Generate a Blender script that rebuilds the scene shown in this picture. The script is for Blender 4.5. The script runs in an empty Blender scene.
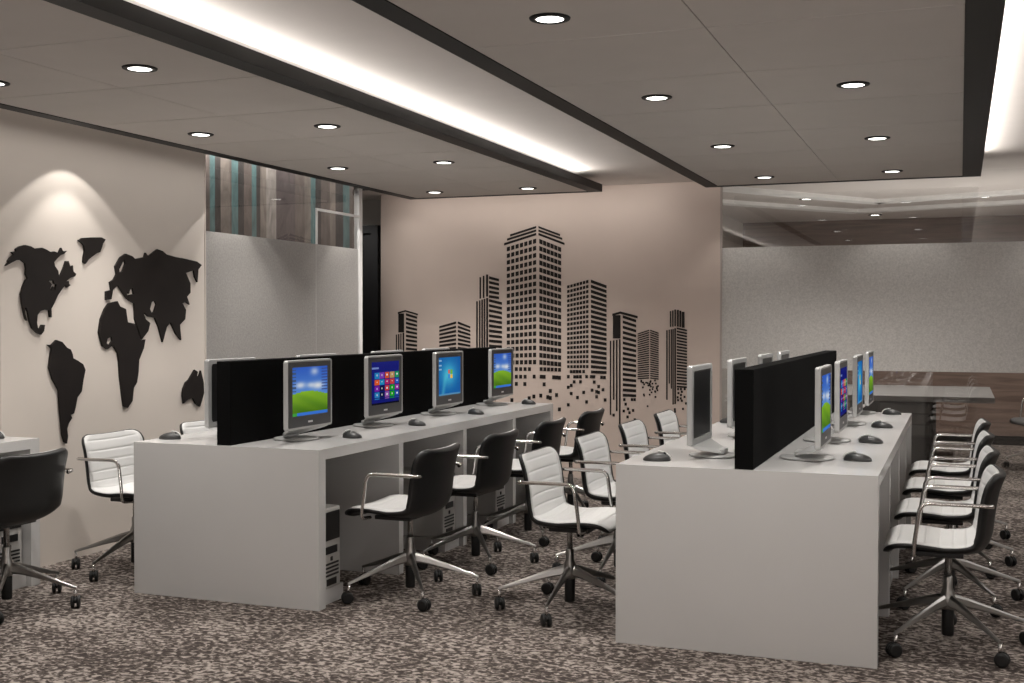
import bpy, bmesh, math, random
from mathutils import Vector, Matrix
from mathutils.geometry import tessellate_polygon
random.seed(7)
scn = bpy.context.scene
COL = scn.collection

# ------------------------------------------------------------------ camera
FPX, YAW, PITCH, ROLL, HC = 1171.4959, 0.3653, -0.0169, 0.0006, 1.3471
fw = Vector((-math.sin(YAW)*math.cos(PITCH), math.cos(YAW)*math.cos(PITCH), math.sin(PITCH)))
rt = Vector((math.cos(YAW), math.sin(YAW), 0))
up = rt.cross(fw)
r2 = rt*math.cos(ROLL)+up*math.sin(ROLL)
u2 = -rt*math.sin(ROLL)+up*math.cos(ROLL)
cam = bpy.data.cameras.new('camera')
co = bpy.data.objects.new('camera', cam); COL.objects.link(co)
M = Matrix((r2, u2, -fw)).transposed().to_4x4(); M.translation = Vector((0, 0, HC))
co.matrix_world = M
cam.sensor_width = 36; cam.lens = FPX*36/1024; cam.clip_start = .05; cam.clip_end = 100
scn.camera = co

def on_plane(px, py, axis, v):
    """where the sight line through a photo pixel meets a wall: used only to measure shapes on walls"""
    d = fw + (px-512)/FPX*r2 + (341.5-py)/FPX*u2
    i = 'xyz'.index(axis); o = Vector((0, 0, HC)); t = (v-o[i])/d[i]
    return o+t*d

# ------------------------------------------------------------------ materials
def new_mat(name):
    m = bpy.data.materials.new(name); m.use_nodes = True
    nt = m.node_tree; nt.nodes.clear()
    out = nt.nodes.new('ShaderNodeOutputMaterial')
    return m, nt, out
def srgb(r, g, b):
    f = lambda c: (c/255/12.92) if c/255 <= .04045 else ((c/255+.055)/1.055)**2.4
    return (f(r), f(g), f(b), 1)
def simple(name, col, rough=.5, metal=0, spec=.5, var=.06, scale=6, bump=0, bscale=60, coat=0):
    m, nt, out = new_mat(name)
    p = nt.nodes.new('ShaderNodeBsdfPrincipled')
    p.inputs['Roughness'].default_value = rough; p.inputs['Metallic'].default_value = metal
    p.inputs['Specular IOR Level'].default_value = spec
    p.inputs['Coat Weight'].default_value = coat
    tc = nt.nodes.new('ShaderNodeTexCoord'); no = nt.nodes.new('ShaderNodeTexNoise')
    no.inputs['Scale'].default_value = scale; no.inputs['Detail'].default_value = 3
    nt.links.new(tc.outputs['Object'], no.inputs['Vector'])
    cr = nt.nodes.new('ShaderNodeValToRGB')
    cr.color_ramp.elements[0].position = .3; cr.color_ramp.elements[1].position = .7
    cr.color_ramp.elements[0].color = tuple(c*(1-var) for c in col[:3])+(1,)
    cr.color_ramp.elements[1].color = tuple(min(1, c*(1+var)) for c in col[:3])+(1,)
    nt.links.new(no.outputs['Fac'], cr.inputs['Fac']); nt.links.new(cr.outputs['Color'], p.inputs['Base Color'])
    if bump:
        n2 = nt.nodes.new('ShaderNodeTexNoise'); n2.inputs['Scale'].default_value = bscale
        nt.links.new(tc.outputs['Object'], n2.inputs['Vector'])
        b = nt.nodes.new('ShaderNodeBump'); b.inputs['Strength'].default_value = bump; b.inputs['Distance'].default_value = .01
        nt.links.new(n2.outputs['Fac'], b.inputs['Height']); nt.links.new(b.outputs['Normal'], p.inputs['Normal'])
    nt.links.new(p.outputs['BSDF'], out.inputs['Surface'])
    return m
def emis(name, col, s):
    m, nt, out = new_mat(name)
    e = nt.nodes.new('ShaderNodeEmission'); e.inputs['Color'].default_value = col; e.inputs['Strength'].default_value = s
    nt.links.new(e.outputs[0], out.inputs['Surface']); return m

WALL_L = simple('warm_white_paint', (.70, .635, .575), .75, var=.02, scale=2)
WALL_B = simple('pink_beige_paint', (.62, .515, .455), .7, var=.03, scale=2)
WALL_G = simple('grey_beige_paint', (.46, .43, .40), .75, var=.03)
CEIL = simple('ceiling_paint', (.62, .58, .545), .85, var=.015)
CEIL_UP = simple('upper_ceiling_paint', (.66, .61, .575), .85, var=.015)
JOINT = simple('ceiling_joint', (.2, .17, .15), .9)
BLACK_TRIM = simple('black_trim', (.006, .0055, .005), .5, spec=.25, var=.15)
LAM = simple('white_gloss_laminate', (.58, .57, .56), .2, spec=.5, var=.015, scale=3)
LAM_IN = simple('grey_laminate', (.36, .345, .325), .5, var=.02)
BLK = simple('black_fabric_panel', (.0045, .0045, .0045), .9, spec=.05, var=.2, scale=200)
SHELL = simple('black_chair_shell', (.010, .010, .010), .42, spec=.4, var=.2)
WHITE_L = simple('white_ribbed_leather', (.64, .635, .625), .45, spec=.4, var=.015)
DARK_L = simple('dark_leather', (.05, .05, .05), .5)
CHROME = simple('chrome', (.72, .70, .68), .16, metal=1, var=.02)
ALU = simple('polished_aluminium', (.36, .35, .335), .3, metal=1, var=.03)
RUBBER = simple('black_caster_plastic', (.008, .008, .008), .5, spec=.4)
SILVER = simple('silver_plastic', (.46, .46, .455), .35, spec=.4, metal=.15, var=.02)
BEZEL = simple('charcoal_bezel', (.062, .062, .064), .4, var=.05)
HOUSING = simple('black_housing', (.016, .016, .017), .35, var=.1)
MOUSE = simple('charcoal_mouse', (.035, .035, .035), .4, var=.1)
MOUSE_W = simple('pale_mouse_edge', (.7, .7, .68), .35)
TOWER = simple('pale_grey_computer_case', (.47, .46, .44), .45, var=.03)
DARKPL = simple('black_drive_bay', (.012, .012, .012), .4)
DECAL = simple('black_vinyl', (.012, .009, .008), .55, spec=.3, var=.2)
DOORB = simple('black_door', (.010, .010, .011), .4, var=.2)
WHITEFR = simple('white_frame', (.90, .89, .88), .4)
LOGO = simple('pale_badge', (.75, .75, .75), .3)
LENS = emis('lit_diffuser', (1, .97, .92, 1), 6)
TUBE = emis('lit_tube', (1, .97, .93, 1), 5)

def carpet():
    m, nt, out = new_mat('speckled_carpet')
    p = nt.nodes.new('ShaderNodeBsdfPrincipled'); p.inputs['Roughness'].default_value = .95; p.inputs['Specular IOR Level'].default_value = .1
    tc = nt.nodes.new('ShaderNodeTexCoord'); mp = nt.nodes.new('ShaderNodeMapping')
    mp.inputs['Scale'].default_value = (.85, 1.1, 1); mp.inputs['Rotation'].default_value = (0, 0, .35)
    nt.links.new(tc.outputs['Object'], mp.inputs['Vector'])
    n1 = nt.nodes.new('ShaderNodeTexNoise'); n1.inputs['Scale'].default_value = 40; n1.inputs['Detail'].default_value = 2.5; n1.inputs['Roughness'].default_value = .6
    n1.inputs['Distortion'].default_value = .6
    n2 = nt.nodes.new('ShaderNodeTexNoise'); n2.inputs['Scale'].default_value = 3.2; n2.inputs['Detail'].default_value = 2
    nt.links.new(mp.outputs[0], n1.inputs['Vector']); nt.links.new(mp.outputs[0], n2.inputs['Vector'])
    ad = nt.nodes.new('ShaderNodeMath'); ad.operation = 'MULTIPLY_ADD'; ad.inputs[1].default_value = .25; 
    nt.links.new(n2.outputs['Fac'], ad.inputs[0]); nt.links.new(n1.outputs['Fac'], ad.inputs[2])
    cr = nt.nodes.new('ShaderNodeValToRGB'); e = cr.color_ramp.elements
    e[0].position = .54; e[0].color = (.05, .04, .036, 1)
    e[1].position = .74; e[1].color = (.36, .315, .285, 1)
    k = e.new(.63); k.color = (.118, .098, .087, 1)
    nt.links.new(ad.outputs[0], cr.inputs['Fac']); nt.links.new(cr.outputs[0], p.inputs['Base Color'])
    b = nt.nodes.new('ShaderNodeBump'); b.inputs['Strength'].default_value = .5; b.inputs['Distance'].default_value = .01
    nt.links.new(n1.outputs['Fac'], b.inputs['Height']); nt.links.new(b.outputs[0], p.inputs['Normal'])
    nt.links.new(p.outputs[0], out.inputs['Surface']); return m
CARPET = carpet()

def wood(name, c1, c2, along='X'):
    m, nt, out = new_mat(name)
    p = nt.nodes.new('ShaderNodeBsdfPrincipled'); p.inputs['Roughness'].default_value = .45
    tc = nt.nodes.new('ShaderNodeTexCoord'); mp = nt.nodes.new('ShaderNodeMapping')
    mp.inputs['Scale'].default_value = (.7, .7, 9)
    nt.links.new(tc.outputs['Object'], mp.inputs['Vector'])
    n = nt.nodes.new('ShaderNodeTexNoise'); n.inputs['Scale'].default_value = 2.2; n.inputs['Detail'].default_value = 6; n.inputs['Distortion'].default_value = 1.2
    nt.links.new(mp.outputs[0], n.inputs['Vector'])
    cr = nt.nodes.new('ShaderNodeValToRGB'); cr.color_ramp.elements[0].position = .3; cr.color_ramp.elements[1].position = .72
    cr.color_ramp.elements[0].color = c1; cr.color_ramp.elements[1].color = c2
    nt.links.new(n.outputs['Fac'], cr.inputs['Fac']); nt.links.new(cr.outputs[0], p.inputs['Base Color'])
    nt.links.new(p.outputs[0], out.inputs['Surface']); return m
WOOD = wood('brown_wood_panelling', (.12, .082, .066, 1), (.235, .165, .135, 1))

def clear_glass(name, ior, tint=(.93, .93, .92, 1)):
    m, nt, out = new_mat(name)
    t = nt.nodes.new('ShaderNodeBsdfTransparent'); t.inputs[0].default_value = tint
    g = nt.nodes.new('ShaderNodeBsdfGlossy'); g.inputs['Roughness'].default_value = .0
    f = nt.nodes.new('ShaderNodeFresnel'); f.inputs[0].default_value = ior
    mx = nt.nodes.new('ShaderNodeMixShader')
    nt.links.new(f.outputs[0], mx.inputs[0]); nt.links.new(t.outputs[0], mx.inputs[1]); nt.links.new(g.outputs[0], mx.inputs[2])
    nt.links.new(mx.outputs[0], out.inputs['Surface']); return m
GLASS = clear_glass('clear_glass', 2.2)
GLASS_L = clear_glass('clear_glass_side', 1.5)

def frosted(name, col):
    m, nt, out = new_mat(name)
    tc = nt.nodes.new('ShaderNodeTexCoord')
    n = nt.nodes.new('ShaderNodeTexNoise'); n.inputs['Scale'].default_value = 70; n.inputs['Detail'].default_value = 4; n.inputs['Roughness'].default_value = .8
    nt.links.new(tc.outputs['Object'], n.inputs['Vector'])
    cr = nt.nodes.new('ShaderNodeValToRGB'); cr.color_ramp.elements[0].position = .3; cr.color_ramp.elements[1].position = .72
    cr.color_ramp.elements[0].color = tuple(c*.82 for c in col[:3])+(1,); cr.color_ramp.elements[1].color = tuple(min(1, c*1.22) for c in col[:3])+(1,)
    nt.links.new(n.outputs['Fac'], cr.inputs['Fac'])
    d = nt.nodes.new('ShaderNodeBsdfPrincipled'); d.inputs['Roughness'].default_value = .42; d.inputs['Specular IOR Level'].default_value = .35
    tl = nt.nodes.new('ShaderNodeBsdfTranslucent')
    nt.links.new(cr.outputs[0], d.inputs['Base Color']); nt.links.new(cr.outputs[0], tl.inputs[0])
    mx = nt.nodes.new('ShaderNodeMixShader'); mx.inputs[0].default_value = .10
    nt.links.new(d.outputs[0], mx.inputs[1]); nt.links.new(tl.outputs[0], mx.inputs[2])
    b = nt.nodes.new('ShaderNodeBump'); b.inputs['Strength'].default_value = .5; b.inputs['Distance'].default_value = .004
    nt.links.new(n.outputs['Fac'], b.inputs['Height']); nt.links.new(b.outputs[0], d.inputs['Normal'])
    nt.links.new(mx.outputs[0], out.inputs['Surface']); return m
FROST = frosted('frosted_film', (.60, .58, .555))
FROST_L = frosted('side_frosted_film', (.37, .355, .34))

def stripes():
    m, nt, out = new_mat('striped_wall_covering')
    p = nt.nodes.new('ShaderNodeBsdfPrincipled'); p.inputs['Roughness'].default_value = .6
    tc = nt.nodes.new('ShaderNodeTexCoord'); sp = nt.nodes.new('ShaderNodeSeparateXYZ')
    nt.links.new(tc.outputs['Object'], sp.inputs[0])
    mr = nt.nodes.new('ShaderNodeMapRange'); mr.inputs[1].default_value = -6.7; mr.inputs[2].default_value = -4.9
    nt.links.new(sp.outputs['X'], mr.inputs[0])
    cr = nt.nodes.new('ShaderNodeValToRGB'); cr.color_ramp.interpolation = 'CONSTANT'
    br = (.13, .105, .095, 1); dk = (.05, .044, .042, 1); te = (.095, .17, .175, 1); gr = (.30, .27, .25, 1); ol = (.20, .17, .15, 1)
    st = [(0, br), (.09, te), (.125, dk), (.16, ol), (.215, br), (.225, te), (.262, dk), (.30, br), (.345, te), (.375, dk), (.395, ol), (.43, gr), (.49, (.10, .08, .08, 1)), (.60, br),
          (.655, ol), (.69, te), (.715, dk), (.75, br), (.80, ol), (.83, dk), (.875, te), (.91, br), (.95, dk)]
    e = cr.color_ramp.elements
    e[0].position, e[0].color = st[0]; e[1].position, e[1].color = st[1]
    for pp, c in st[2:]:
        k = e.new(pp); k.color = c
    nt.links.new(mr.outputs[0], cr.inputs[0])
    n = nt.nodes.new('ShaderNodeTexNoise'); n.inputs['Scale'].default_value = 5; n.inputs['Detail'].default_value = 5; n.inputs['Distortion'].default_value = 1.5
    mp = nt.nodes.new('ShaderNodeMapping'); mp.inputs['Scale'].default_value = (2.5, 1, .7); mp.inputs['Rotation'].default_value = (0, .25, 0)
    nt.links.new(tc.outputs['Object'], mp.inputs[0]); nt.links.new(mp.outputs[0], n.inputs['Vector'])
    mx = nt.nodes.new('ShaderNodeMix'); mx.data_type = 'RGBA'; mx.blend_type = 'OVERLAY'; mx.inputs[0].default_value = .75
    nt.links.new(cr.outputs[0], mx.inputs[6]); nt.links.new(n.outputs['Fac'], mx.inputs[7])
    nt.links.new(mx.outputs[2], p.inputs['Base Color'])
    nt.links.new(p.outputs[0], out.inputs['Surface']); return m
STRIPES = stripes()

def screen_mat():
    m, nt, out = new_mat('lit_screen')
    a = nt.nodes.new('ShaderNodeVertexColor'); a.layer_name = 'picture'
    e = nt.nodes.new('ShaderNodeEmission'); e.inputs['Strength'].default_value = .78
    g = nt.nodes.new('ShaderNodeBsdfGlossy'); g.inputs['Roughness'].default_value = .15; g.inputs[0].default_value = (.03, .03, .03, 1)
    ad = nt.nodes.new('ShaderNodeAddShader')
    nt.links.new(a.outputs[0], e.inputs[0]); nt.links.new(e.outputs[0], ad.inputs[0]); nt.links.new(g.outputs[0], ad.inputs[1])
    nt.links.new(ad.outputs[0], out.inputs['Surface']); return m
SCREEN = screen_mat()

# ------------------------------------------------------------------ mesh helpers
def add_box(bm, x0, x1, y0, y1, z0, z1, bevel=0, mi=0):
    g = bmesh.ops.create_cube(bm, size=1)
    for v in g['verts']:
        v.co = Vector(((x0+x1)/2+v.co.x*(x1-x0), (y0+y1)/2+v.co.y*(y1-y0), (z0+z1)/2+v.co.z*(z1-z0)))
    fs = set(f for v in g['verts'] for f in v.link_faces)
    for f in fs: f.material_index = mi
    if bevel:
        es = set(e for v in g['verts'] for e in v.link_edges)
        r = bmesh.ops.bevel(bm, geom=list(es), offset=bevel, segments=2, affect='EDGES', profile=.6)
        for f in r['faces']: f.material_index = mi
def add_tube(bm, pts, rad, n=10, cap=True):
    pts = [Vector(p) for p in pts]; rings = []
    rads = rad if isinstance(rad, (list, tuple)) else [rad]*len(pts)
    ref = None
    for i, p in enumerate(pts):
        d = (pts[min(i+1, len(pts)-1)]-pts[max(i-1, 0)]).normalized()
        if ref is None:
            ref = Vector((0, 0, 1)) if abs(d.z) < .9 else Vector((0, 1, 0))
        a = d.cross(ref).normalized(); b = a.cross(d).normalized(); ref = b
        rings.append([bm.verts.new(p+rads[i]*(math.cos(2*math.pi*k/n)*a+math.sin(2*math.pi*k/n)*b)) for k in range(n)])
    for r, s in zip(rings, rings[1:]):
        for k in range(n):
            bm.faces.new((r[k], r[(k+1) % n], s[(k+1) % n], s[k])).smooth = True
    if cap:
        bm.faces.new(rings[0][::-1]); bm.faces.new(rings[-1])
def add_lathe(bm, prof, n=24, c=(0, 0, 0), M=None):
    rings = []
    for r, z in prof:
        ring = []
        for k in range(n):
            a = 2*math.pi*k/n; v = Vector((r*math.cos(a), r*math.sin(a), z))
            if M: v = M @ v
            ring.append(bm.verts.new(v+Vector(c)))
        rings.append(ring)
    for r, s in zip(rings, rings[1:]):
        for k in range(n):
            bm.faces.new((r[k], r[(k+1) % n], s[(k+1) % n], s[k])).smooth = True
    bm.faces.new(rings[0][::-1]); bm.faces.new(rings[-1])
def obj(name, bm, mats, parent=None, smooth=False, recalc=True):
    if recalc: bmesh.ops.recalc_face_normals(bm, faces=bm.faces)
    me = bpy.data.meshes.new(name); bm.to_mesh(me); bm.free()
    for m in (mats if isinstance(mats, (list, tuple)) else [mats]): me.materials.append(m)
    o = bpy.data.objects.new(name, me); COL.objects.link(o)
    if parent: o.parent = parent
    if smooth:
        for p in me.polygons: p.use_smooth = True
    return o
def box(name, dims, mat, parent=None, bevel=0):
    bm = bmesh.new(); add_box(bm, *dims, bevel=bevel); return obj(name, bm, mat, parent)
def struct(name, dims, mat, parent=None, bevel=0):
    o = box(name, dims, mat, parent, bevel)
    if parent is None: o['kind'] = 'structure'
    return o
def tag(o, label, cat, group=None):
    o['label'] = label; o['category'] = cat
    if group: o['group'] = group
    return o
def thing(name, label, cat, loc=(0, 0, 0), rz=0, group=None):
    o = bpy.data.objects.new(name, None); COL.objects.link(o); o.empty_display_size = .1
    o.location = loc; o.rotation_euler = (0, 0, rz)
    return tag(o, label, cat, group)
def sempty(name):
    o = bpy.data.objects.new(name, None); COL.objects.link(o); o['kind'] = 'structure'; return o
def dup(root, loc, rz, label):
    r = root.copy(); COL.objects.link(r); r.location = loc; r.rotation_euler = (0, 0, rz); r['label'] = label
    for ch in list(root.children):
        c = ch.copy(); COL.objects.link(c); c.parent = r
        for g in list(ch.children):
            d = g.copy(); COL.objects.link(d); d.parent = c
    return r
def catmull(P, n):
    P = [Vector(p) for p in P]; Q = [P[0]*2-P[1]]+P+[P[-1]*2-P[-2]]; out = []
    seg = len(P)-1
    for i in range(n+1):
        t = i/n*seg; k = min(int(t), seg-1); t -= k
        a, b, c, d = Q[k:k+4]
        out.append(.5*((2*b)+(c-a)*t+(2*a-5*b+4*c-d)*t*t+(3*b-a-3*c+d)*t**3))
    # even spacing
    L = [0]
    for p, q in zip(out, out[1:]): L.append(L[-1]+(q-p).length)
    res = []; j = 0
    for i in range(n+1):
        s = L[-1]*i/n
        while j < n-1 and L[j+1] < s: j += 1
        u = (s-L[j])/max(1e-9, L[j+1]-L[j]); res.append(out[j].lerp(out[j+1], u))
    return res, L[-1]

# ------------------------------------------------------------------ room shell
ZS, ZU = 2.394, 2.51          # underside of the dropped panels, upper ceiling
XW, YB, YG = -4.70, 9.65, 9.662
struct('floor', (-7.6, 4.2, -2.2, 14.2, -.1, 0), CARPET)
struct('ceiling', (XW-.12, 4.2, -2.2, 14.2, ZU, ZU+.1), CEIL_UP)
struct('ceiling_near', (-5.87, XW-.12, -2.2, 4.90, ZU, ZU+.1), CEIL_UP)
struct('ceiling_corridor', (-7.3, XW-.12, 9.26, 10.1, ZU, ZU+.1), CEIL_UP)
struct('ceiling_side_room', (-7.3, XW-.12, 4.78, 9.26, 3.5, 3.6), CEIL_UP)
struct('wall_side_upper', (XW-.12, XW-.02, 4.78, 9.26, ZU, 3.6), WALL_L)
struct('wall_side_near', (-7.3, -5.75, 4.78, 4.90, 0, 3.6), WALL_L)
struct('wall_side_near_upper', (-5.75, XW-.12, 4.78, 4.90, ZU, 3.6), WALL_L)
struct('wall_left', (XW-.12, XW, 4.78, 6.567, 0, ZU), WALL_L)
struct('wall_left_return', (-5.75, XW-.12, 4.78, 4.90, 0, ZU), WALL_L)
struct('wall_left_near', (-5.87, -5.75, -2.2, 4.90, 0, ZU), WALL_L)
struct('wall_rear', (-5.75, 3.6, -2.1, -2.0, 0, ZU), WOOD)
struct('wall_right', (3.5, 3.6, -2.0, 14.0, 0, ZU), WALL_G)
struct('wall_back', (-4.983, -1.852, YB, YG+.02, 0, ZU), WALL_B)
struct('baseboard_back', (-4.983, -1.865, YB-.012, YB, 0, .13), WALL_B)
struct('wall_corridor', (-7.2, -4.983, 10.0, 10.1, 0, ZU), WALL_G)
struct('wall_partition', (-7.2, -5.03, 9.2, 9.26, 0, 3.5), STRIPES)
struct('wall_partition_upper', (-5.03, XW-.12, 9.2, 9.26, ZU, 3.5), STRIPES)
struct('wall_side_room', (-7.3, -7.2, 4.9, 10.1, 0, 3.6), STRIPES)
# room behind the right glass
struct('wall_meeting_back', (-2.6, 3.5, 13.9, 14.0, 0, ZU), WOOD)
struct('wall_meeting_left', (-2.5, -2.4, 9.87, 13.9, 0, ZU), WALL_G)
struct('baseboard_meeting', (-2.4, 3.5, 13.88, 13.9, 0, .10), BLACK_TRIM)

# door in the corridor wall
d = sempty('door_1')
box('leaf', (-6.02, -5.24, 9.965, 9.995, .01, 2.19), DOORB, d)
bm = bmesh.new(); add_box(bm, -5.24, -5.168, 9.94, 10.0, 0, 2.262); add_box(bm, -6.09, -6.02, 9.94, 10.0, 0, 2.262); add_box(bm, -6.02, -5.24, 9.94, 10.0, 2.19, 2.262)
obj('door_frame', bm, DOORB, d)
bm = bmesh.new(); add_box(bm, -5.93, -5.33, 9.957, 9.965, .25, 2.05, .004); obj('raised_panel', bm, simple('black_door_panel', (.016, .016, .017), .35), d)

def pane(name, a, b, z0, z1, mat, parent):
    bm = bmesh.new(); vs = [bm.verts.new(p) for p in ((a[0], a[1], z0), (b[0], b[1], z0), (b[0], b[1], z1), (a[0], a[1], z1))]
    bm.faces.new(vs); return obj(name, bm, mat, parent, recalc=False)
# left glazing
w = sempty('window_1')
pane('clear_pane', (XW-.008, 6.567), (XW-.008, 8.69), 1.952, ZU, GLASS_L, w)
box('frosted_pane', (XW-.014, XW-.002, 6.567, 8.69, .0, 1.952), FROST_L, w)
bm = bmesh.new(); add_box(bm, XW-.04, XW+.012, 8.69, 8.745, 0, ZU, .003); obj('post', bm, WHITEFR, w)
bm = bmesh.new(); add_box(bm, XW-.002, XW+.010, 8.00, 8.69, 2.213, 2.233); add_box(bm, XW-.002, XW+.010, 8.00, 8.014, 1.952, 2.213)
obj('door_rail', bm, WHITEFR, w)
box('joint', (XW-.002, XW-.0005, 8.004, 8.010, 0, 1.952), LAM, w)
struct('trim_1', (XW-.04, XW+.004, 6.560, 6.570, 0, ZU), WALL_L)

# right glazing
w = sempty('window_2')
GX0, GX1 = -1.852, 3.5
pane('clear_pane', (GX0, YG+.006), (GX1, YG+.006), 1.957, ZU, GLASS, w)
box('frosted_pane', (GX0, GX1, YG, YG+.012, .961, 1.957), FROST, w)
pane('lower_pane', (GX0, YG+.006), (GX1, YG+.006), 0, .961, GLASS, w)
struct('trim_2', (-1.853, -1.838, YB-.002, YG+.02, 0, ZU), simple('edge_trim', (.42, .36, .33), .5))

# dropped ceiling panels
def dropped(name, x0, x1, y0, y1, bl, br, by, xs, ys):
    t = sempty(name)
    bm = bmesh.new()
    add_box(bm, x0+.004, x1-.004, y0, y1-.004, ZS+.004, ZS+.05); obj('backing', bm, JOINT, t)
    X = [x0+bl]+xs+[x1-br]; Y = [y0]+ys+[y1-by]; g = .0022
    bm = bmesh.new()
    for a, b in zip(X, X[1:]):
        for c, e in zip(Y, Y[1:]):
            add_box(bm, a+g, b-g, c+.004, e-.004, ZS, ZS+.004)
    obj('tiles', bm, CEIL, t)
    bm = bmesh.new()
    add_box(bm, x0, x0+bl, y0, y1, ZS-.004, ZS+.056); add_box(bm, x1-br, x1, y0, y1, ZS-.004, ZS+.056)
    add_box(bm, x0+bl, x1-br, y1-by, y1, ZS-.004, ZS+.056)
    obj('black_border', bm, BLACK_TRIM, t)
dropped('trim_3', -4.395, -2.69, -1.9, 9.06, .085, .10, .05, [-3.52], [.45+.77*i for i in range(1, 11) if .45+.77*i < 8.8])
dropped('trim_4', -1.852, .132, -1.9, 9.06, .10, .122, .05, [-.853], [.18+.795*i for i in range(1, 12) if .18+.795*i < 8.9])
# cove light tubes lying on the dropped panels
def cove(name, x, y0, y1, label):
    t = thing(name, label, 'light', (x, y1, ZS+.056), 0, 'cove light tubes')
    bm = bmesh.new(); add_tube(bm, [(0, y0-y1, .012), (0, 0, .012)], .010, 8); obj('tube', bm, TUBE, t)
    bm = bmesh.new(); add_box(bm, -.025, .025, y0-y1, 0, 0, .003); obj('holder', bm, WHITEFR, t)
cove('cove_light', -2.80, -1.6, 8.75, 'long white cove tube hidden on the left ceiling panel')
cove('cove_light', .03, -1.6, 8.75, 'long white cove tube hidden on the right ceiling panel')
def area(name, loc, rot, sx, sy, e, col=(1, .96, .91), spread=180):
    l = bpy.data.lights.new(name, 'AREA'); l.shape = 'RECTANGLE'; l.size = sx; l.size_y = sy; l.energy = e; l.color = col; l.spread = math.radians(spread)
    o = bpy.data.objects.new(name, l); COL.objects.link(o); o.location = loc; o.rotation_euler = rot; return o
COVE_E = 85
for nm, x in (('cove_lamp', -2.77), ('cove_lamp', .06)):
    area(nm, (x, 3.5, ZS+.062), (0, math.radians(-(180-58)), 0), .03, 10.2, COVE_E)

# recessed downlights
def spot(loc, e, cone, blend, rad=.05, rot=(0, 0, 0), col=(1, .96, .91)):
    l = bpy.data.lights.new('downlight_lamp', 'SPOT'); l.energy = e; l.spot_size = math.radians(cone); l.spot_blend = blend; l.shadow_soft_size = rad; l.color = col
    o = bpy.data.objects.new('downlight_lamp', l); COL.objects.link(o); o.location = loc; o.rotation_euler = rot; return o
DL_E = 62
dl0 = None
ORD = ['nearest', 'second nearest', 'third nearest', 'farthest']
def downlight(x, y, label, z=ZS, e=DL_E):
    global dl0
    if dl0 is None:
        dl0 = thing('ceiling_downlight', label, 'ceiling light', (x, y, z), 0, 'recessed ceiling downlights')
        bm = bmesh.new(); add_lathe(bm, [(.048, -.001), (.050, -.007), (.070, -.005), (.072, 0), (.048, 0.0)], 28); obj('ring', bm, BLACK_TRIM, dl0)
        bm = bmesh.new(); add_lathe(bm, [(.0485, -.0045), (.0485, -.001)], 28); obj('diffuser', bm, LENS, dl0)
    else:
        dup(dl0, (x, y, z), 0, label)
    spot((x, y, z-.03), e, 118, .9)
for rx, rows, nm in ((-3.17, (3.985, 5.52, 7.036, 8.63), 'right row of the left ceiling panel'), (-3.968, (4.0, 5.507, 7.05, 8.626), 'wall-side row of the left ceiling panel'),
                     (-1.328, (3.835, 5.36, 6.98, 8.575), 'left row of the right ceiling panel'), (-.447, (3.835, 5.375, 6.985, 8.548), 'right row of the right ceiling panel')):
    for i, y in enumerate(rows):
        downlight(rx, y, '%s black-ringed downlight in the %s' % (ORD[i], nm))
    for y in (.8, 2.3): spot((rx, y, ZS-.03), DL_E*.75, 84, 1)

area('wall_fill', (-3.5, 9.32, ZU-.03), (math.radians(22), 0, 0), 2.5, .05, 5)  # added strip lamp, lifts the upper back wall
area('wall_fill', (-4.47, 5.9, ZU-.03), (0, math.radians(-22), 0), .05, 5.4, 9)  # added strip lamp, evens out the top of the left wall
# wall washers making the scallops on the map wall
for x in (-1.62, -.42, .78):
    spot((x, 9.36, ZU-.04), 7, 92, .5, .015)
for y in (5.26, 6.86, 8.46):
    spot((-4.42, y, ZU-.06), 16, 77, .3, .012)
    spot((-4.42, y, ZU-.06), 11, 95, .06, .012)
# added soft fill lamps, no fixtures, behind and right of the camera
area('office_fill', (1.2, -1.3, 1.7), (math.radians(84), 0, math.radians(12)), 3.6, 1.5, 4, (1, .965, .93))
area('ceiling_fill', (0, -1.0, .9), (math.radians(180-15), 0, 0), 4, 1.2, 115, (1, .965, .93))  # added out of view, aimed up to brighten the ceiling
area('office_fill', (2.9, 5.0, 2.3), (0, math.radians(35), 0), 1.2, 6, 60, (1, .965, .93))
# lamps for the rooms behind the glazing; the area ones are added fill
for x, y in ((-.9, 11.2), (1.3, 11.2), (-.9, 13.0), (1.3, 13.0)):
    spot((x, y, ZU-.03), 90, 150, .9)
area('meeting_room_fill', (.8, 10.6, 1.25), (math.pi, 0, 0), 4.2, .5, 30)  # added unseen behind the frosted pane to brighten the ceiling there
area('side_room_glow_fill', (-5.9, 9.1, 3.02), (0, 0, 0), 2.3, .05, 16)  # added strip, stands in for the glow reflected in the left glass
area('side_room_fill', (-5.7, 7.6, 3.4), (math.radians(40), 0, 0), .8, .5, 24)  # added lamp, brightens the striped wall behind the glass
spot((-5.45, 9.55, ZU-.04), 30, 140, .9)

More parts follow.
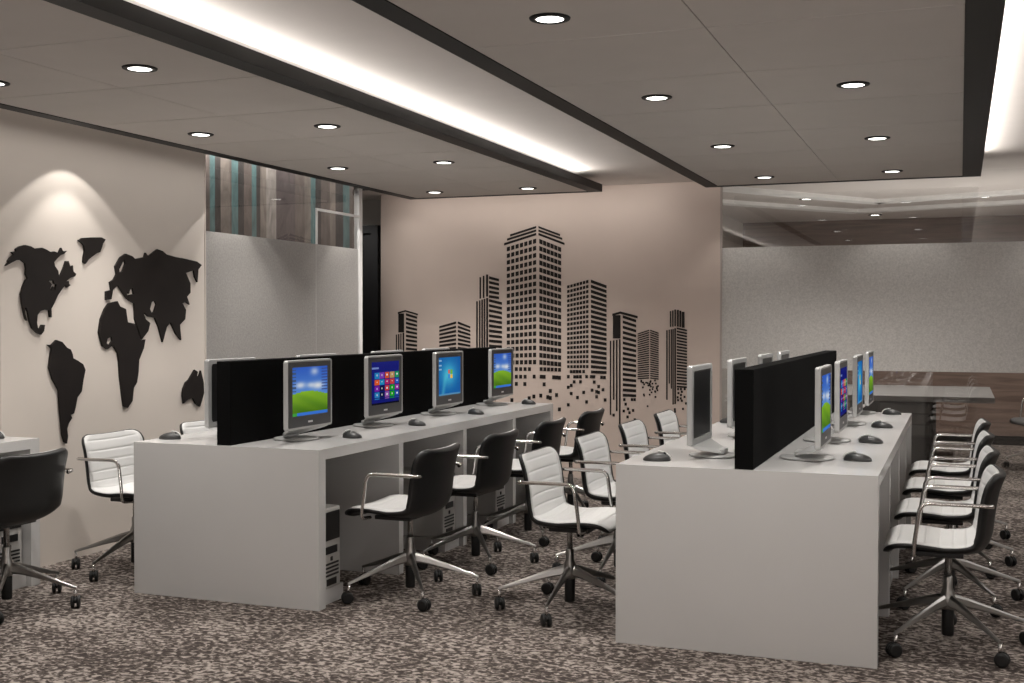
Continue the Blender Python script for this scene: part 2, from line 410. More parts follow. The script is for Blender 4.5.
# pale ceiling bands and downlights of the room behind the right glass
bm = bmesh.new()
def band(bm, a, b, w, z):
    a = Vector((a[0], a[1], 0)); b = Vector((b[0], b[1], 0)); n = (b-a).cross(Vector((0, 0, 1))).normalized()*w/2
    vs = [bm.verts.new(Vector((p.x, p.y, zz))) for zz in (z, ZU) for p in (a+n, b+n, b-n, a-n)]
    for q in ((0, 1, 2, 3), (4, 7, 6, 5), (0, 4, 5, 1), (1, 5, 6, 2), (2, 6, 7, 3), (3, 7, 4, 0)): bm.faces.new([vs[i] for i in q])
band(bm, (-2.1, 9.8), (-.72, 11.75), .16, ZU-.035); band(bm, (-.75, 11.70), (3.2, 10.25), .16, ZU-.035)
band(bm, (-2.3, 11.0), (-1.0, 12.7), .16, ZU-.035); band(bm, (-1.03, 12.66), (3.2, 11.45), .16, ZU-.035)
o = obj('trim_5', bm, simple('pale_ceiling_band', (.92, .91, .89), .6)); o['kind'] = 'structure'
for x, y, nm in ((-1.36, 11.35, 'left'), (-.87, 13.3, 'middle'), (.20, 11.72, 'right')):
    downlight(x, y, '%s downlight in the ceiling of the room behind the glass' % nm, ZU, 14)

# ------------------------------------------------------------------ wall decals
def poly_obj(name, pts_list, to3d, nrm, thick, mat, label, cat, group):
    bm = bmesh.new()
    for outer, holes in pts_list:
        loops = [[to3d(p) for p in outer]]+[[to3d(p) for p in h] for h in holes]
        flat = [p for l in loops for p in l]
        tris = tessellate_polygon(loops)
        fr = [bm.verts.new(p+nrm*thick) for p in flat]
        for t in tris:
            try: bm.faces.new([fr[i] for i in t])
            except ValueError: pass
        k = 0
        for l in loops:
            n = len(l); bk = [bm.verts.new(p+nrm*.0003) for p in l]
            for i in range(n):
                j = (i+1) % n; bm.faces.new((fr[k+i], fr[k+j], bk[j], bk[i]))
            k += n
    o = obj(name, bm, mat); tag(o, label, cat, group); return o
def crop(pts, x0, y0, s): return [(x0+x/s, y0+y/s) for x, y in pts]
NA = crop([(25, 285), (45, 262), (38, 255), (55, 232), (75, 215), (62, 198), (90, 195), (88, 180), (110, 165), (145, 155), (180, 163), (205, 178), (250, 172), (280, 185), (305, 200), (325, 195), (355, 205), (370, 172), (380, 195), (405, 192), (385, 212), (365, 218), (345, 238), (325, 262), (330, 285), (350, 315), (355, 350), (365, 345), (385, 300), (400, 255), (415, 255), (425, 290), (442, 282), (445, 320), (462, 335), (455, 350), (425, 360), (395, 385), (415, 378), (418, 398), (427, 405), (405, 420), (398, 402), (375, 428), (350, 465), (325, 520), (308, 550), (310, 605), (300, 603), (295, 560), (270, 556), (240, 565), (222, 590), (218, 640), (225, 672), (238, 672), (250, 650), (268, 652), (262, 690), (245, 712), (222, 702), (190, 672), (172, 625), (162, 570), (152, 545), (143, 545), (148, 590), (158, 625), (148, 615), (137, 570), (125, 510), (120, 460), (130, 420), (148, 375), (160, 362), (150, 335), (152, 300), (145, 268), (120, 248), (90, 250), (55, 268)], 0, 220, 6.21)
NA_H = [crop([(292, 378), (322, 376), (326, 395), (340, 400), (330, 440), (320, 412), (308, 440), (300, 430), (310, 400)], 0, 220, 6.21)]
GL = crop([(478, 128), (500, 112), (560, 108), (620, 108), (645, 122), (630, 145), (622, 172), (612, 200), (592, 206), (565, 225), (540, 245), (522, 272), (508, 262), (510, 230), (518, 195), (512, 160), (497, 140)], 0, 220, 6.21)
SA = crop([(85, 130), (105, 130), (130, 105), (160, 115), (185, 145), (205, 155), (215, 180), (218, 200), (240, 212), (270, 232), (282, 262), (272, 310), (262, 375), (240, 405), (230, 460), (222, 490), (205, 498), (212, 515), (195, 540), (185, 570), (190, 610), (185, 648), (172, 640), (160, 600), (155, 540), (148, 470), (142, 370), (110, 310), (92, 250), (98, 200), (105, 150), (95, 138)], 30, 320, 5.25)
AF = crop([(65, 240), (98, 232), (108, 252), (130, 262), (137, 312), (165, 318), (178, 360), (188, 380), (204, 377), (198, 410), (180, 455), (178, 500), (172, 540), (160, 560), (155, 610), (137, 637), (122, 632), (115, 580), (108, 520), (104, 460), (100, 430), (85, 405), (68, 398), (78, 382), (76, 366), (60, 374), (56, 392), (74, 404), (60, 415), (42, 402), (28, 350), (35, 300), (50, 262)], 90, 240, 3.794)
EU = crop([(55, 195), (75, 190), (70, 160), (85, 150), (95, 130), (90, 100), (110, 65), (130, 52), (155, 62), (165, 72), (200, 65), (205, 48), (215, 62), (250, 35), (270, 42), (285, 55), (320, 65), (350, 70), (400, 82), (418, 95), (405, 112), (402, 160), (392, 140), (388, 115), (358, 125), (375, 165), (375, 200), (362, 215), (372, 245), (358, 235), (345, 240), (358, 265), (355, 300), (335, 322), (340, 380), (320, 355), (300, 312), (285, 330), (270, 388), (255, 330), (240, 295), (215, 290), (195, 270), (205, 300), (222, 315), (215, 345), (190, 378), (180, 345), (165, 300), (162, 240), (140, 228), (142, 208), (160, 205), (155, 180), (145, 190), (142, 204), (132, 195), (136, 225), (118, 200), (100, 172), (80, 190), (75, 225), (55, 228)], 90, 240, 3.794)
EU_H = [crop([(228, 235), (240, 230), (246, 245), (238, 272), (228, 278), (221, 262)], 90, 240, 3.794),
        crop([(118, 84), (124, 72), (128, 90), (118, 118), (106, 126), (104, 112)], 90, 240, 3.794)]
AU = crop([(348, 565), (358, 540), (370, 530), (392, 492), (403, 500), (400, 515), (408, 518), (415, 495), (425, 540), (427, 580), (412, 632), (395, 620), (385, 600), (365, 605), (350, 620), (346, 590)], 90, 240, 3.794)
onL = lambda p: on_plane(p[0], p[1], 'x', XW)
for nm, pl, lab in ((
    'continent_art', [(NA, NA_H)], 'black North America cutout at the left end of the wall map'),
    ('continent_art', [(GL, [])], 'small black Greenland cutout, top middle of the wall map'),
    ('continent_art', [(SA, [])], 'black South America cutout, low on the wall map'),
    ('continent_art', [(AF, [])], 'black Africa cutout in the middle of the wall map'),
    ('continent_art', [(EU, EU_H)], 'large black Europe and Asia cutout at the top right of the wall map'),
    ('continent_art', [(AU, [])], 'black Australia cutout beside the monitor, lower right of the wall map')):
    poly_obj(nm, pl, onL, Vector((1, 0, 0)), .014, DECAL, lab, 'wall decoration', 'continents of the wall map')

# skyline
class Sky:
    def __init__(s): s.q = []; s.loose = []
    def quad(s, a, b, c, d): s.q.append((a, b, c, d))
    def rect(s, x0, y0, x1, y1): s.quad((x0, y0), (x1, y0), (x1, y1), (x0, y1))
    def bar(s, x0, y0, x1, y1, t): s.quad((x0, y0), (x1, y1), (x1, y1+t), (x0, y0+t))
    def face(s, xL, xR, tL, tR, bL, bR, rows, cols, fy, fx=.7, drop=None):
        for r in range(rows):
            u = r/(rows-1)
            yl = tL+(bL-tL)*u; yr = tR+(bR-tR)*u
            hl = abs(bL-tL)/(rows-1)*fy; hr = abs(bR-tR)/(rows-1)*fy
            for c in range(cols):
                w = (xR-xL)/(cols-1+fx) if cols > 1 else (xR-xL)
                a = xL+c*w if cols > 1 else xL; b = a+w*(fx if cols > 1 else 1)
                f = lambda x: (x-xL)/(xR-xL)
                if drop and drop(r, c): continue
                ya, yb2 = yl+(yr-yl)*f(a), yl+(yr-yl)*f(b); ha, hb = hl+(hr-hl)*f(a), hl+(hr-hl)*f(b)
                s.quad((a, ya), (b, yb2), (b, yb2+hb), (a, ya+ha))
    def cells(s, pts, x0, y0, k, w, h):
        n = len(s.q)
        for x, y in pts: s.rect(x0+(x-w/2)/k, y0+(y-h/2)/k, x0+(x+w/2)/k, y0+(y+h/2)/k)
        s.loose += s.q[n:]; del s.q[n:]
    def build(s, label):
        def mk(name, quads, par):
            bm = bmesh.new()
            for q in quads:
                vs = [on_plane(px, py, 'y', YB) for px, py in q]
                fr = [bm.verts.new(v+Vector((0, -.003, 0))) for v in vs]; bk = [bm.verts.new(v+Vector((0, -.0002, 0))) for v in vs]
                bm.faces.new(fr)
                for i in range(4): bm.faces.new((fr[i], fr[(i+1) % 4], bk[(i+1) % 4], bk[i]))
            return obj(name, bm, DECAL, par)
        t = thing('skyscraper_art', label, 'wall decal', (0, 0, 0), 0, 'city skyline decals')
        mk('facade', s.q, t)
        for q in s.loose: mk('loose_square', [q], t)
rnd = random.Random(3)
# tallest
s = Sky(); Z = lambda x, y: (490+x/5.254, 215+y/5.254)
def zb(x0, y0, x1, y1, t): a = Z(x0, y0); b = Z(x1, y1); s.bar(a[0], a[1], b[0], b[1], t/5.254)
zb(106, 102, 243, 58, 11); zb(90, 124, 243, 76, 11); zb(75, 148, 243, 94, 12)
zb(255, 58, 368, 100, 11); zb(255, 76, 380, 120, 11); zb(255, 94, 392, 146, 12)
s.face(506.9, 536.2, 247.3, 238.6, 360.5, 359.8, 18, 7, .62, .72)
s.face(539.4, 561.2, 238.8, 247.6, 359.9, 362.2, 18, 6, .66, .86)
k = 6.83
s.cells([(180, 301), (210, 301), (240, 301), (270, 301), (180, 353), (210, 353), (240, 353), (302, 352), (180, 402), (238, 403), (370, 405), (412, 450), (455, 478), (347, 482), (300, 488), (268, 500), (395, 492), (412, 498), (150, 513), (475, 576), (350, 301), (375, 302), (400, 303), (425, 304), (450, 305), (475, 306), (350, 353), (370, 354), (435, 357), (455, 358), (475, 360)], 490, 325, k, 20, 26)
s.build('tallest black skyscraper decal on the beige back wall')
# second tallest
s = Sky()
s.face(567.2, 588.5, 285.6, 279.8, 365.2, 365.0, 18, 7, .62, .78)
s.face(591.0, 606.6, 279.6, 285.4, 365.0, 366.6, 18, 1, .62)
s.cells([(555, 318), (575, 318), (595, 318), (615, 318), (640, 318), (535, 353), (578, 353), (597, 353), (618, 353), (660, 353), (575, 388), (618, 388), (712, 390), (555, 413), (535, 425), (742, 420), (772, 442), (697, 445), (640, 460), (728, 455), (742, 460), (555, 468), (597, 495), (728, 490), (787, 512), (660, 525), (535, 545), (692, 353), (710, 354), (762, 357), (782, 358)], 490, 325, k, 18, 22)
s.bar(591, 325+310/k, 606.6, 325+315/k, 2.9)
s.build('second tallest skyscraper decal, right beside the tallest one')
# stepped tower left of the tallest
s = Sky(); K = 7.59; P = lambda x, y: (390+x/K, 265+y/K)
for x0, x1, yt, yb in ((680, 692, 92, 255), (705, 717, 82, 250), (730, 745, 72, 240), (655, 667, 275, 700), (676, 687, 268, 700), (694, 706, 262, 700), (712, 724, 257, 700), (731, 745, 250, 700)):
    a = P(x0, yt); b = P(x1, yb); s.rect(a[0], a[1], b[0], b[1])
a = P(752, 85); b = P(828, 105); s.face(a[0], b[0], a[1], b[1], P(0, 228)[1], P(0, 240)[1], 5, 1, .58)
a = P(752, 258); b = P(850, 282); s.face(a[0], b[0], a[1], b[1], P(0, 718)[1], P(0, 720)[1], 13, 1, .55)
s.build('stepped tower decal directly left of the tallest skyscraper')
# low block
s = Sky(); a = P(375, 465); b = P(502, 428); s.face(a[0], b[0], a[1], b[1], P(0, 690)[1], P(0, 684)[1], 9, 1, .55)
a = P(516, 428); b = P(610, 466); s.face(a[0], b[0], a[1], b[1], P(0, 684)[1], P(0, 690)[1], 9, 1, .55)
s.build('low wide block decal, second from the left of the skyline')
# leftmost
s = Sky()
for q in ((60, 358, 118, 342, 12), (118, 342, 212, 370, 12)): a = P(q[0], q[1]); b = P(q[2], q[3]); s.bar(a[0], a[1], b[0], b[1], q[4]/K)
a = P(64, 368); b = P(107, 512); s.rect(a[0], a[1], b[0], b[1])
for x0, x1, yt in ((45, 54, 528), (62, 72, 524), (79, 88, 520), (96, 108, 515)): a = P(x0, yt); b = P(x1, 700); s.rect(a[0], a[1], b[0], b[1])
a = P(122, 366); b = P(206, 392); s.face(a[0], b[0], a[1], b[1], P(0, 690)[1], P(0, 694)[1], 11, 1, .55)
s.build('small dark-topped tower decal at the left end of the skyline')
# dark-topped tower right
s = Sky(); K = 5.25; P = lambda x, y: (600+x/K, 295+y/K)
for q in ((65, 98, 108, 86, 12), (108, 86, 198, 110, 13)): a = P(q[0], q[1]); b = P(q[2], q[3]); s.bar(a[0], a[1], b[0], b[1], q[4]/K)
a = P(68, 106); b = P(108, 228); s.rect(a[0], a[1], b[0], b[1])
for x0, x1, yt, yb in ((52, 59, 240, 630), (68, 76, 238, 550), (84, 92, 236, 610), (100, 108, 232, 700)): a = P(x0, yt); b = P(x1, yb); s.rect(a[0], a[1], b[0], b[1])
a = P(120, 106); b = P(190, 130); s.face(a[0], b[0], a[1], b[1], P(0, 518)[1], P(0, 522)[1], 16, 1, .55)
s.cells([(128, 549), (168, 549), (182, 549), (135, 573), (125, 609), (148, 598), (155, 618), (174, 606), (145, 640), (183, 655), (72, 630), (28, 550), (15, 497)], 600, 295, K, 12, 15)
s.build('dark-topped tower decal with long vertical bars, right of the second tallest')
# fine striped block
s = Sky(); a = P(198, 202); b = P(258, 182); s.face(a[0], b[0], a[1], b[1], P(0, 436)[1], P(0, 432)[1], 22, 1, .55)
a = P(264, 182); b = P(308, 198); s.face(a[0], b[0], a[1], b[1], P(0, 432)[1], P(0, 438)[1], 22, 1, .55)
s.cells([(rnd.uniform(200, 306), 446+abs(rnd.gauss(0, 42))) for _ in range(34)], 600, 295, K, 8, 9)
s.build('finely striped block decal between the two towers with long bars')
# rightmost
s = Sky()
for x0, x1, yt, yb in ((367, 374, 84, 168), (379, 386, 81, 166), (391, 399, 76, 164), (404, 414, 78, 166), (417, 427, 82, 168), (430, 444, 88, 172), (348, 355, 185, 550), (361, 367, 182, 465), (372, 378, 180, 492), (381, 387, 178, 575), (391, 399, 174, 572)):
    a = P(x0, yt); b = P(x1, yb); s.rect(a[0], a[1], b[0], b[1])
a = P(403, 170); b = P(457, 182); s.face(a[0], b[0], a[1], b[1], P(0, 476)[1], P(0, 480)[1], 20, 1, .58)
s.cells([(410, 494), (425, 494), (445, 494), (430, 508), (412, 515), (425, 525), (444, 535), (424, 543), (408, 537), (430, 555), (452, 569), (436, 598), (410, 552), (393, 600), (394, 612)], 600, 295, K, 10, 12)
s.build('narrow stepped tower decal at the right end of the skyline')

# ------------------------------------------------------------------ desks
def make_desk(name, x0, x1, y0, y1, mids, label):
    t = thing(name, label, 'desk', ((x0+x1)/2, (y0+y1)/2, 0), 0, 'white back-to-back desks')
    hx, hy = (x1-x0)/2, (y1-y0)/2; cy = (y0+y1)/2
    bm = bmesh.new(); add_box(bm, -hx, hx, -hy+.0622, hy-.0622, .70, .75); obj('top', bm, LAM, t)
    for sg in (-1, 1):
        bm = bmesh.new(); ya, yb = (-hy, -hy+.062) if sg < 0 else (hy-.062, hy)
        add_box(bm, -hx, hx, ya, yb, 0, .75); obj('end_panel', bm, LAM, t)
    box('centre_panel', (-.02, .02, -hy+.063, hy-.063, .0, .6995), LAM_IN, t)
    for m in mids:
        for a, b in ((-hx+.002, -.021), (.021, hx-.002)):
            bm = bmesh.new(); add_box(bm, a, b, m-cy-.026, m-cy+.026, .0, .6995, .002); obj('divider_panel', bm, LAM, t)
    for a, b in ((-hx+.03, -.022), (.022, hx-.03)):
        # low plinths carrying the computer towers
        for (p, q) in plinths: box('plinth', (a, b, p-cy, q-cy, 0, .075), LAM, t)
    return t
mids = (5.612, 6.475, 7.31)
plinths = ((4.812, 5.03), (6.24, 6.448), (7.075, 7.283))
make_desk('bench_desk', -3.825, -2.776, 4.749, 8.10, mids, 'white back-to-back bench desk left of centre, beside the map wall')
make_desk('bench_desk', -1.344, -.292, 4.735, 8.10, mids, 'white back-to-back bench desk at the right, its plain end panel nearest')
plinths = ((4.46, 4.665),)
make_desk('bench_desk', -5.45, -4.40, 1.38, 4.73, (2.24, 3.09, 3.93), 'white bench desk cut off by the left edge')
for x, y0, y1, lab in ((-3.31, 4.766, 8.22, 'black divider screen along the middle desk'), (-.812, 4.745, 8.13, 'black divider screen along the right desk')):
    bm = bmesh.new(); add_box(bm, x-.038, x+.038, y0, y1, .7505, 1.155, .003)
    tag(obj('desk_divider', bm, BLK), lab, 'divider', 'black desk dividers')

# ------------------------------------------------------------------ computer towers (front faces +x)
def make_tower(label):
    t = thing('computer_tower', label, 'computer', (0, 0, 0), 0, 'computer towers under the desks')
    bm = bmesh.new(); add_box(bm, -.40, 0, -.088, .088, 0, .385, .01); obj('case', bm, TOWER, t)
    box('drive_bay', (-.004, .004, -.074, .074, .23, .365), DARKPL, t)
    box('drive_slot', (-.004, .004, -.052, .052, .165, .20), DARKPL, t)
    bm = bmesh.new(); add_box(bm, -.004, .005, -.008, .008, .13, .15, .002); obj('power_button', bm, DARKPL, t)
    bm = bmesh.new()
    for i in range(4): add_box(bm, -.004, .003, -.066, .066, .058+.018*i, .067+.018*i)
    obj('vent', bm, DARKPL, t)
    box('lower_grille', (-.004, .003, -.045, .045, .014, .046), DARKPL, t)
    return t
tw = make_tower('pale computer tower at the near end under the middle desk'); tw.location = (-2.80, 4.905, .0755)
dup(tw, (-2.83, 6.355, .0755), 0, 'computer tower under the middle desk behind the nearest black chair')
dup(tw, (-2.83, 7.19, .0755), 0, 'computer tower under the middle desk behind the second black chair')
dup(tw, (-.335, 4.905, .0755), 0, 'computer tower at the near end under the right desk')
dup(tw, (-.335, 6.355, .0755), 0, 'computer tower under the right desk beside its second chair')
dup(tw, (-4.44, 4.565, .0755), 0, 'computer tower under the cut-off desk at the left edge')

# ------------------------------------------------------------------ monitors (screen faces +x)
def pic_hill(u, v):
    if v < .06: return srgb(60, 120, 215) if u > .12 else srgb(70, 160, 70)
    h = .40+.10*math.sin(u*2.6+.5)
    if v < h:
        g = v/h; n = .5+.5*math.sin(u*9+v*23)
        return srgb(60+70*g+12*n, 105+75*g+10*n, 22+25*g)
    k = (v-h)/(1-h)
    c = math.exp(-((u-.72)**2/.03+(v-.60)**2/.006))+.9*math.exp(-((u-.22)**2/.02+(v-.63)**2/.004))+.7*math.exp(-((u-.62)**2/.012+(v-.9)**2/.006)) + .6*math.exp(-((u-.5)**2/.01+(v-.62)**2/.003))
    c = min(1, c*.95)
    b = (90-40*k, 140-45*k, 215-20*k)
    r = tuple(b[i]+(238-b[i])*c for i in range(3))
    if u > .82 and (v*16) % 1 < .45 and v > .5: r = (60, 70, 130)
    if u < .09 and (v*14) % 1 < .4: r = (70, 90, 120)
    return srgb(*r)
TC = {}
def pic_tiles(u, v):
    if v < .05 : return srgb(8, 8, 30)
    base = (18, 26, 118)
    if .12 < v < .76 and u > .1:
        i = int((u-.10)/.185); j = int((v-.16)/.15)
        fu = ((u-.10)/.185) % 1; fv = ((v-.16)/.15) % 1
        if 0 <= j < 4 and i < 5 and fu < .88 and fv < .88:
            pal = {(0, 3): (30, 130, 190), (1, 3): (125, 60, 175), (2, 3): (215, 85, 40), (3, 3): (190, 150, 90), (4, 3): (20, 150, 90),
                   (0, 2): (225, 90, 35), (1, 2): (30, 140, 190), (2, 2): (180, 30, 100), (3, 2): (200, 60, 60), (4, 2): (40, 90, 190),
                   (0, 1): (120, 30, 165), (1, 1): (15, 20, 60), (2, 1): (205, 60, 55), (3, 1): (25, 160, 30), (4, 1): (150, 40, 160),
                   (0, 0): (40, 130, 190), (1, 0): (15, 25, 70), (2, 0): (150, 90, 170), (3, 0): (25, 160, 30), (4, 0): (35, 80, 170)}
            if .35 < fu < .55 and .35 < fv < .6: return srgb(235, 235, 240)
            return srgb(*pal[(i, j)])
    if u < .25 and .84 < v < .88: return srgb(120, 140, 200)
    return srgb(*base)
def pic_glow(u, v):
    d = math.hypot(u-.45, (v-.55)*1.1)
    g = math.exp(-d*d/.12)
    r = (15+60*g, 95+95*g, 170+50*g)
    ray = max(0, 1-abs((u-.2)-(v-.1)*.25)/.12)*max(0, .7-v)
    r = (r[0]+80*ray, r[1]+90*ray, r[2]+40*ray)
    a, b = (u-.52)/.10, (v-.55)/.11
    if abs(a) < 1 and abs(b) < 1 and abs(a) > .08 and abs(b+.1*math.sin(a*3)) > .08:
        r = ((235, 90, 40), (110, 190, 60), (60, 140, 230), (250, 200, 50))[(0 if b > 0 else 2)+(0 if a < 0 else 1)]
    if u < .12 and v > .6 and (v*9) % 1 < .35: r = (150, 190, 220)
    if v < .05: r = (90, 150, 190)
    return srgb(*r)
def screen_mesh(fn, parent, x, W, z0, z1):
    nu, nv = 40, 48
    bm = bmesh.new(); cl = bm.loops.layers.color.new('picture')
    vs = [[bm.verts.new((x, -W/2+W*i/nu, z0+(z1-z0)*j/nv)) for i in range(nu+1)] for j in range(nv+1)]
    for j in range(nv):
        for i in range(nu):
            f = bm.faces.new((vs[j][i], vs[j][i+1], vs[j+1][i+1], vs[j+1][i]))
            c = fn((i+.5)/nu, (j+.5)/nv)
            # byte colours are stored display-encoded
            e = tuple(min(1, max(0, (12.92*q if q <= .0031308 else 1.055*q**(1/2.4)-.055))) for q in c[:3])+(1,)
            for l in f.loops: l[cl] = e
    bm.normal_update()
    me = bpy.data.meshes.new('screen'); bm.to_mesh(me); bm.free(); me.materials.append(SCREEN)
    o = bpy.data.objects.new('screen', me); COL.objects.link(o); o.parent = parent
    return o
def make_monitor(fn, label):
    t = thing('computer_monitor', label, 'monitor', (0, 0, 0), 0, 'silver desktop monitors')
    W, z0, z1 = .434, .062, .405
    # silver frame: ring open to the back
    bm = bmesh.new()
    def rr(w, za, zb, r, x):
        pts = []
        for cy, cz, a0 in ((w/2-r, zb-r, 0), (-w/2+r, zb-r, 90), (-w/2+r, za+r, 180), (w/2-r, za+r, 270)):
            for i in range(5):
                a = math.radians(a0+i*22.5); pts.append(bm.verts.new((x, cy+r*math.cos(a), cz+r*math.sin(a))))
        return pts
    loops = [rr(W-.02, z0+.01, z1-.01, .008, .050), rr(W-.004, z0, z1-.002, .012, .052), rr(W, z0-.002, z1, .014, .046), rr(W, z0-.002, z1, .014, .030), rr(W-.006, z0+.001, z1-.003, .012, .027), rr(W-.055, z0+.024, z1-.022, .02, .027), rr(W-.058, z0+.025, z1-.024, .02, .038)]
    for a, b in zip(loops, loops[1:]):
        n = len(a)
        for i in range(n): bm.faces.new((a[i], a[(i+1) % n], b[(i+1) % n], b[i])).smooth = False
    obj('frame', bm, SILVER, t)
    bm = bmesh.new(); add_box(bm, .041, .0505, -W/2+.010, W/2-.010, z0+.008, z1-.010, .003); obj('bezel', bm, BEZEL, t)
    screen_mesh(fn, t, .0512, .340, z0+.065, z1-.036)
    bm = bmesh.new(); add_box(bm, .050, .0516, -.022, .022, z0+.027, z0+.036); obj('badge', bm, LOGO, t)
    # dark rear housing set into the frame
    bm = bmesh.new(); add_box(bm, .031, .041, -W/2+.0295, W/2-.0295, z0+.026, z1-.025, .004); obj('rear_housing', bm, HOUSING, t)
    # chin: sheet sweeping down and back from the frame to the foot
    bm = bmesh.new(); n = 10; m = 12; top = []; bot = []
    for i in range(n+1):
        u = i/n; x = .042-.100*u; z = z0+.006-(z0-.026)*(u**.75); hw = (W/2-.004)*(1-u)+.055*u
        top.append([bm.verts.new((x, hw*(2*j/m-1), z)) for j in range(m+1)])
        bot.append([bm.verts.new((x-.016, hw*(2*j/m-1), z-.014)) for j in range(m+1)])
    for g in (top, bot):
        for a, b in zip(g, g[1:]):
            for j in range(m): bm.faces.new((a[j], a[j+1], b[j+1], b[j])).smooth = True
    for i in range(n):
        for j in (0, m): bm.faces.new((top[i][j], top[i+1][j], bot[i+1][j], bot[i][j]))
    for i in (0, n):
        for j in range(m): bm.faces.new((top[i][j], top[i][j+1], bot[i][j+1], bot[i][j]))
    obj('chin', bm, SILVER, t)
    bm = bmesh.new()
    add_box(bm, -.078, -.045, -.056, .056, .0135, .034, .006)
    obj('stand_foot', bm, SILVER, t)
    bm = bmesh.new(); add_lathe(bm, [(.108, 0), (.118, .003), (.112, .009), (.05, .012), (.0, .013)][:4], 36, (-.03, 0, 0)); obj('stand_base', bm, SILVER, t)
    return t
ZD = .7508
ms = [make_monitor(f, l) for f, l in ((pic_hill, 'silver monitor showing a green hill, nearest on the middle desk'),
      (pic_tiles, 'silver monitor showing coloured tiles on dark blue, on the middle desk'),
      (pic_glow, 'silver monitor showing a light blue glow, on the middle desk'))]
YL = (5.155, 5.985, 6.885, 7.815)
for i in range(3): ms[i].location = (-3.112, YL[i], ZD)
dup(ms[0], (-3.112, YL[3], ZD), 0, 'silver monitor showing a green hill, farthest on the middle desk')
YR = (5.235, 6.05, 7.07, 7.98)
for i, l in enumerate(('silver monitor with a green hill seen at a slant, nearest on the right desk', 'silver monitor with dark blue tiles seen at a slant, second on the right desk',
                       'silver monitor with a light blue glow seen at a slant, third on the right desk', 'silver monitor with a green hill seen at a slant, farthest on the right desk')):
    dup(ms[i % 3], (-.592, YR[i], ZD), 0, l)
for i, (y, l) in enumerate(zip((5.19, 6.13, 7.08, 7.84), ('nearest', 'second', 'third', 'farthest'))):
    dup(ms[i % 3], (-1.045, y, ZD), math.pi, '%s monitor with its dark back turned, left side of the right desk' % l)
for i, (y, l) in enumerate(zip((5.17, 6.04, 6.95, 7.72), ('nearest', 'second', 'third', 'farthest'))):
    dup(ms[i % 3], (-3.502, y, ZD), math.pi, '%s monitor behind the black divider of the middle desk' % l)

# ------------------------------------------------------------------ mice
def make_mouse(label):
    t = thing('computer_mouse', label, 'mouse', (0, 0, 0), 0, 'dark computer mice')
    bm = bmesh.new(); g = bmesh.ops.create_uvsphere(bm, u_segments=20, v_segments=12, radius=1)
    for v in g['verts']:
        x, y, z = v.co
        z = max(z, -.15)
        v.co = Vector((x*.060, y*.036*(1-.12*x), (z+.15)*.029*(1+.2*x)))
    for f in bm.faces: f.smooth = True
    obj('body', bm, MOUSE, t)
    bm = bmesh.new(); pts = []
    for i in range(9):
        a = math.pi*(.05+.42*i/8); pts.append((.0605*math.cos(a), .006, .004+.034*math.sin(a)*(1+.1*math.cos(a))))
    add_tube(bm, pts, .0035, 8); obj('scroll_strip', bm, MOUSE_W, t)
    bm = bmesh.new(); add_tube(bm, [(.030, -.002, .0335), (.040, -.002, .030)], .005, 8); obj('wheel', bm, RUBBER, t)
    return t
ORD2 = ('nearest', 'second', 'third', 'farthest')
m0 = None
for x, ys, rz, nm in ((-2.915, (5.32, 6.09, 6.97, 7.96), math.pi*.92, 'on the middle desk, chair side'), (-.408, (5.23, 6.03, 6.92, 7.93), math.pi*.97, 'on the right desk, right side')):
    for i, y in enumerate(ys):
        l = '%s dark mouse %s' % (ORD2[i], nm)
        if m0 is None: m0 = make_mouse(l); m0.location = (x, y, ZD); m0.rotation_euler = (0, 0, rz)
        else: dup(m0, (x, y, ZD), rz, l)
dup(m0, (-1.215, 4.92, ZD), 0.1, 'dark mouse at the near left corner of the right desk')
dup(m0, (-1.27, 6.93, ZD), 0.1, 'dark mouse behind the nearest turned monitor of the right desk')
dup(m0, (-3.745, 4.93, ZD), 0.1, 'dark mouse at the near left corner of the middle desk')
dup(m0, (-4.60, 4.63, ZD), 0.1, 'mouse on the cut-off desk at the left edge')

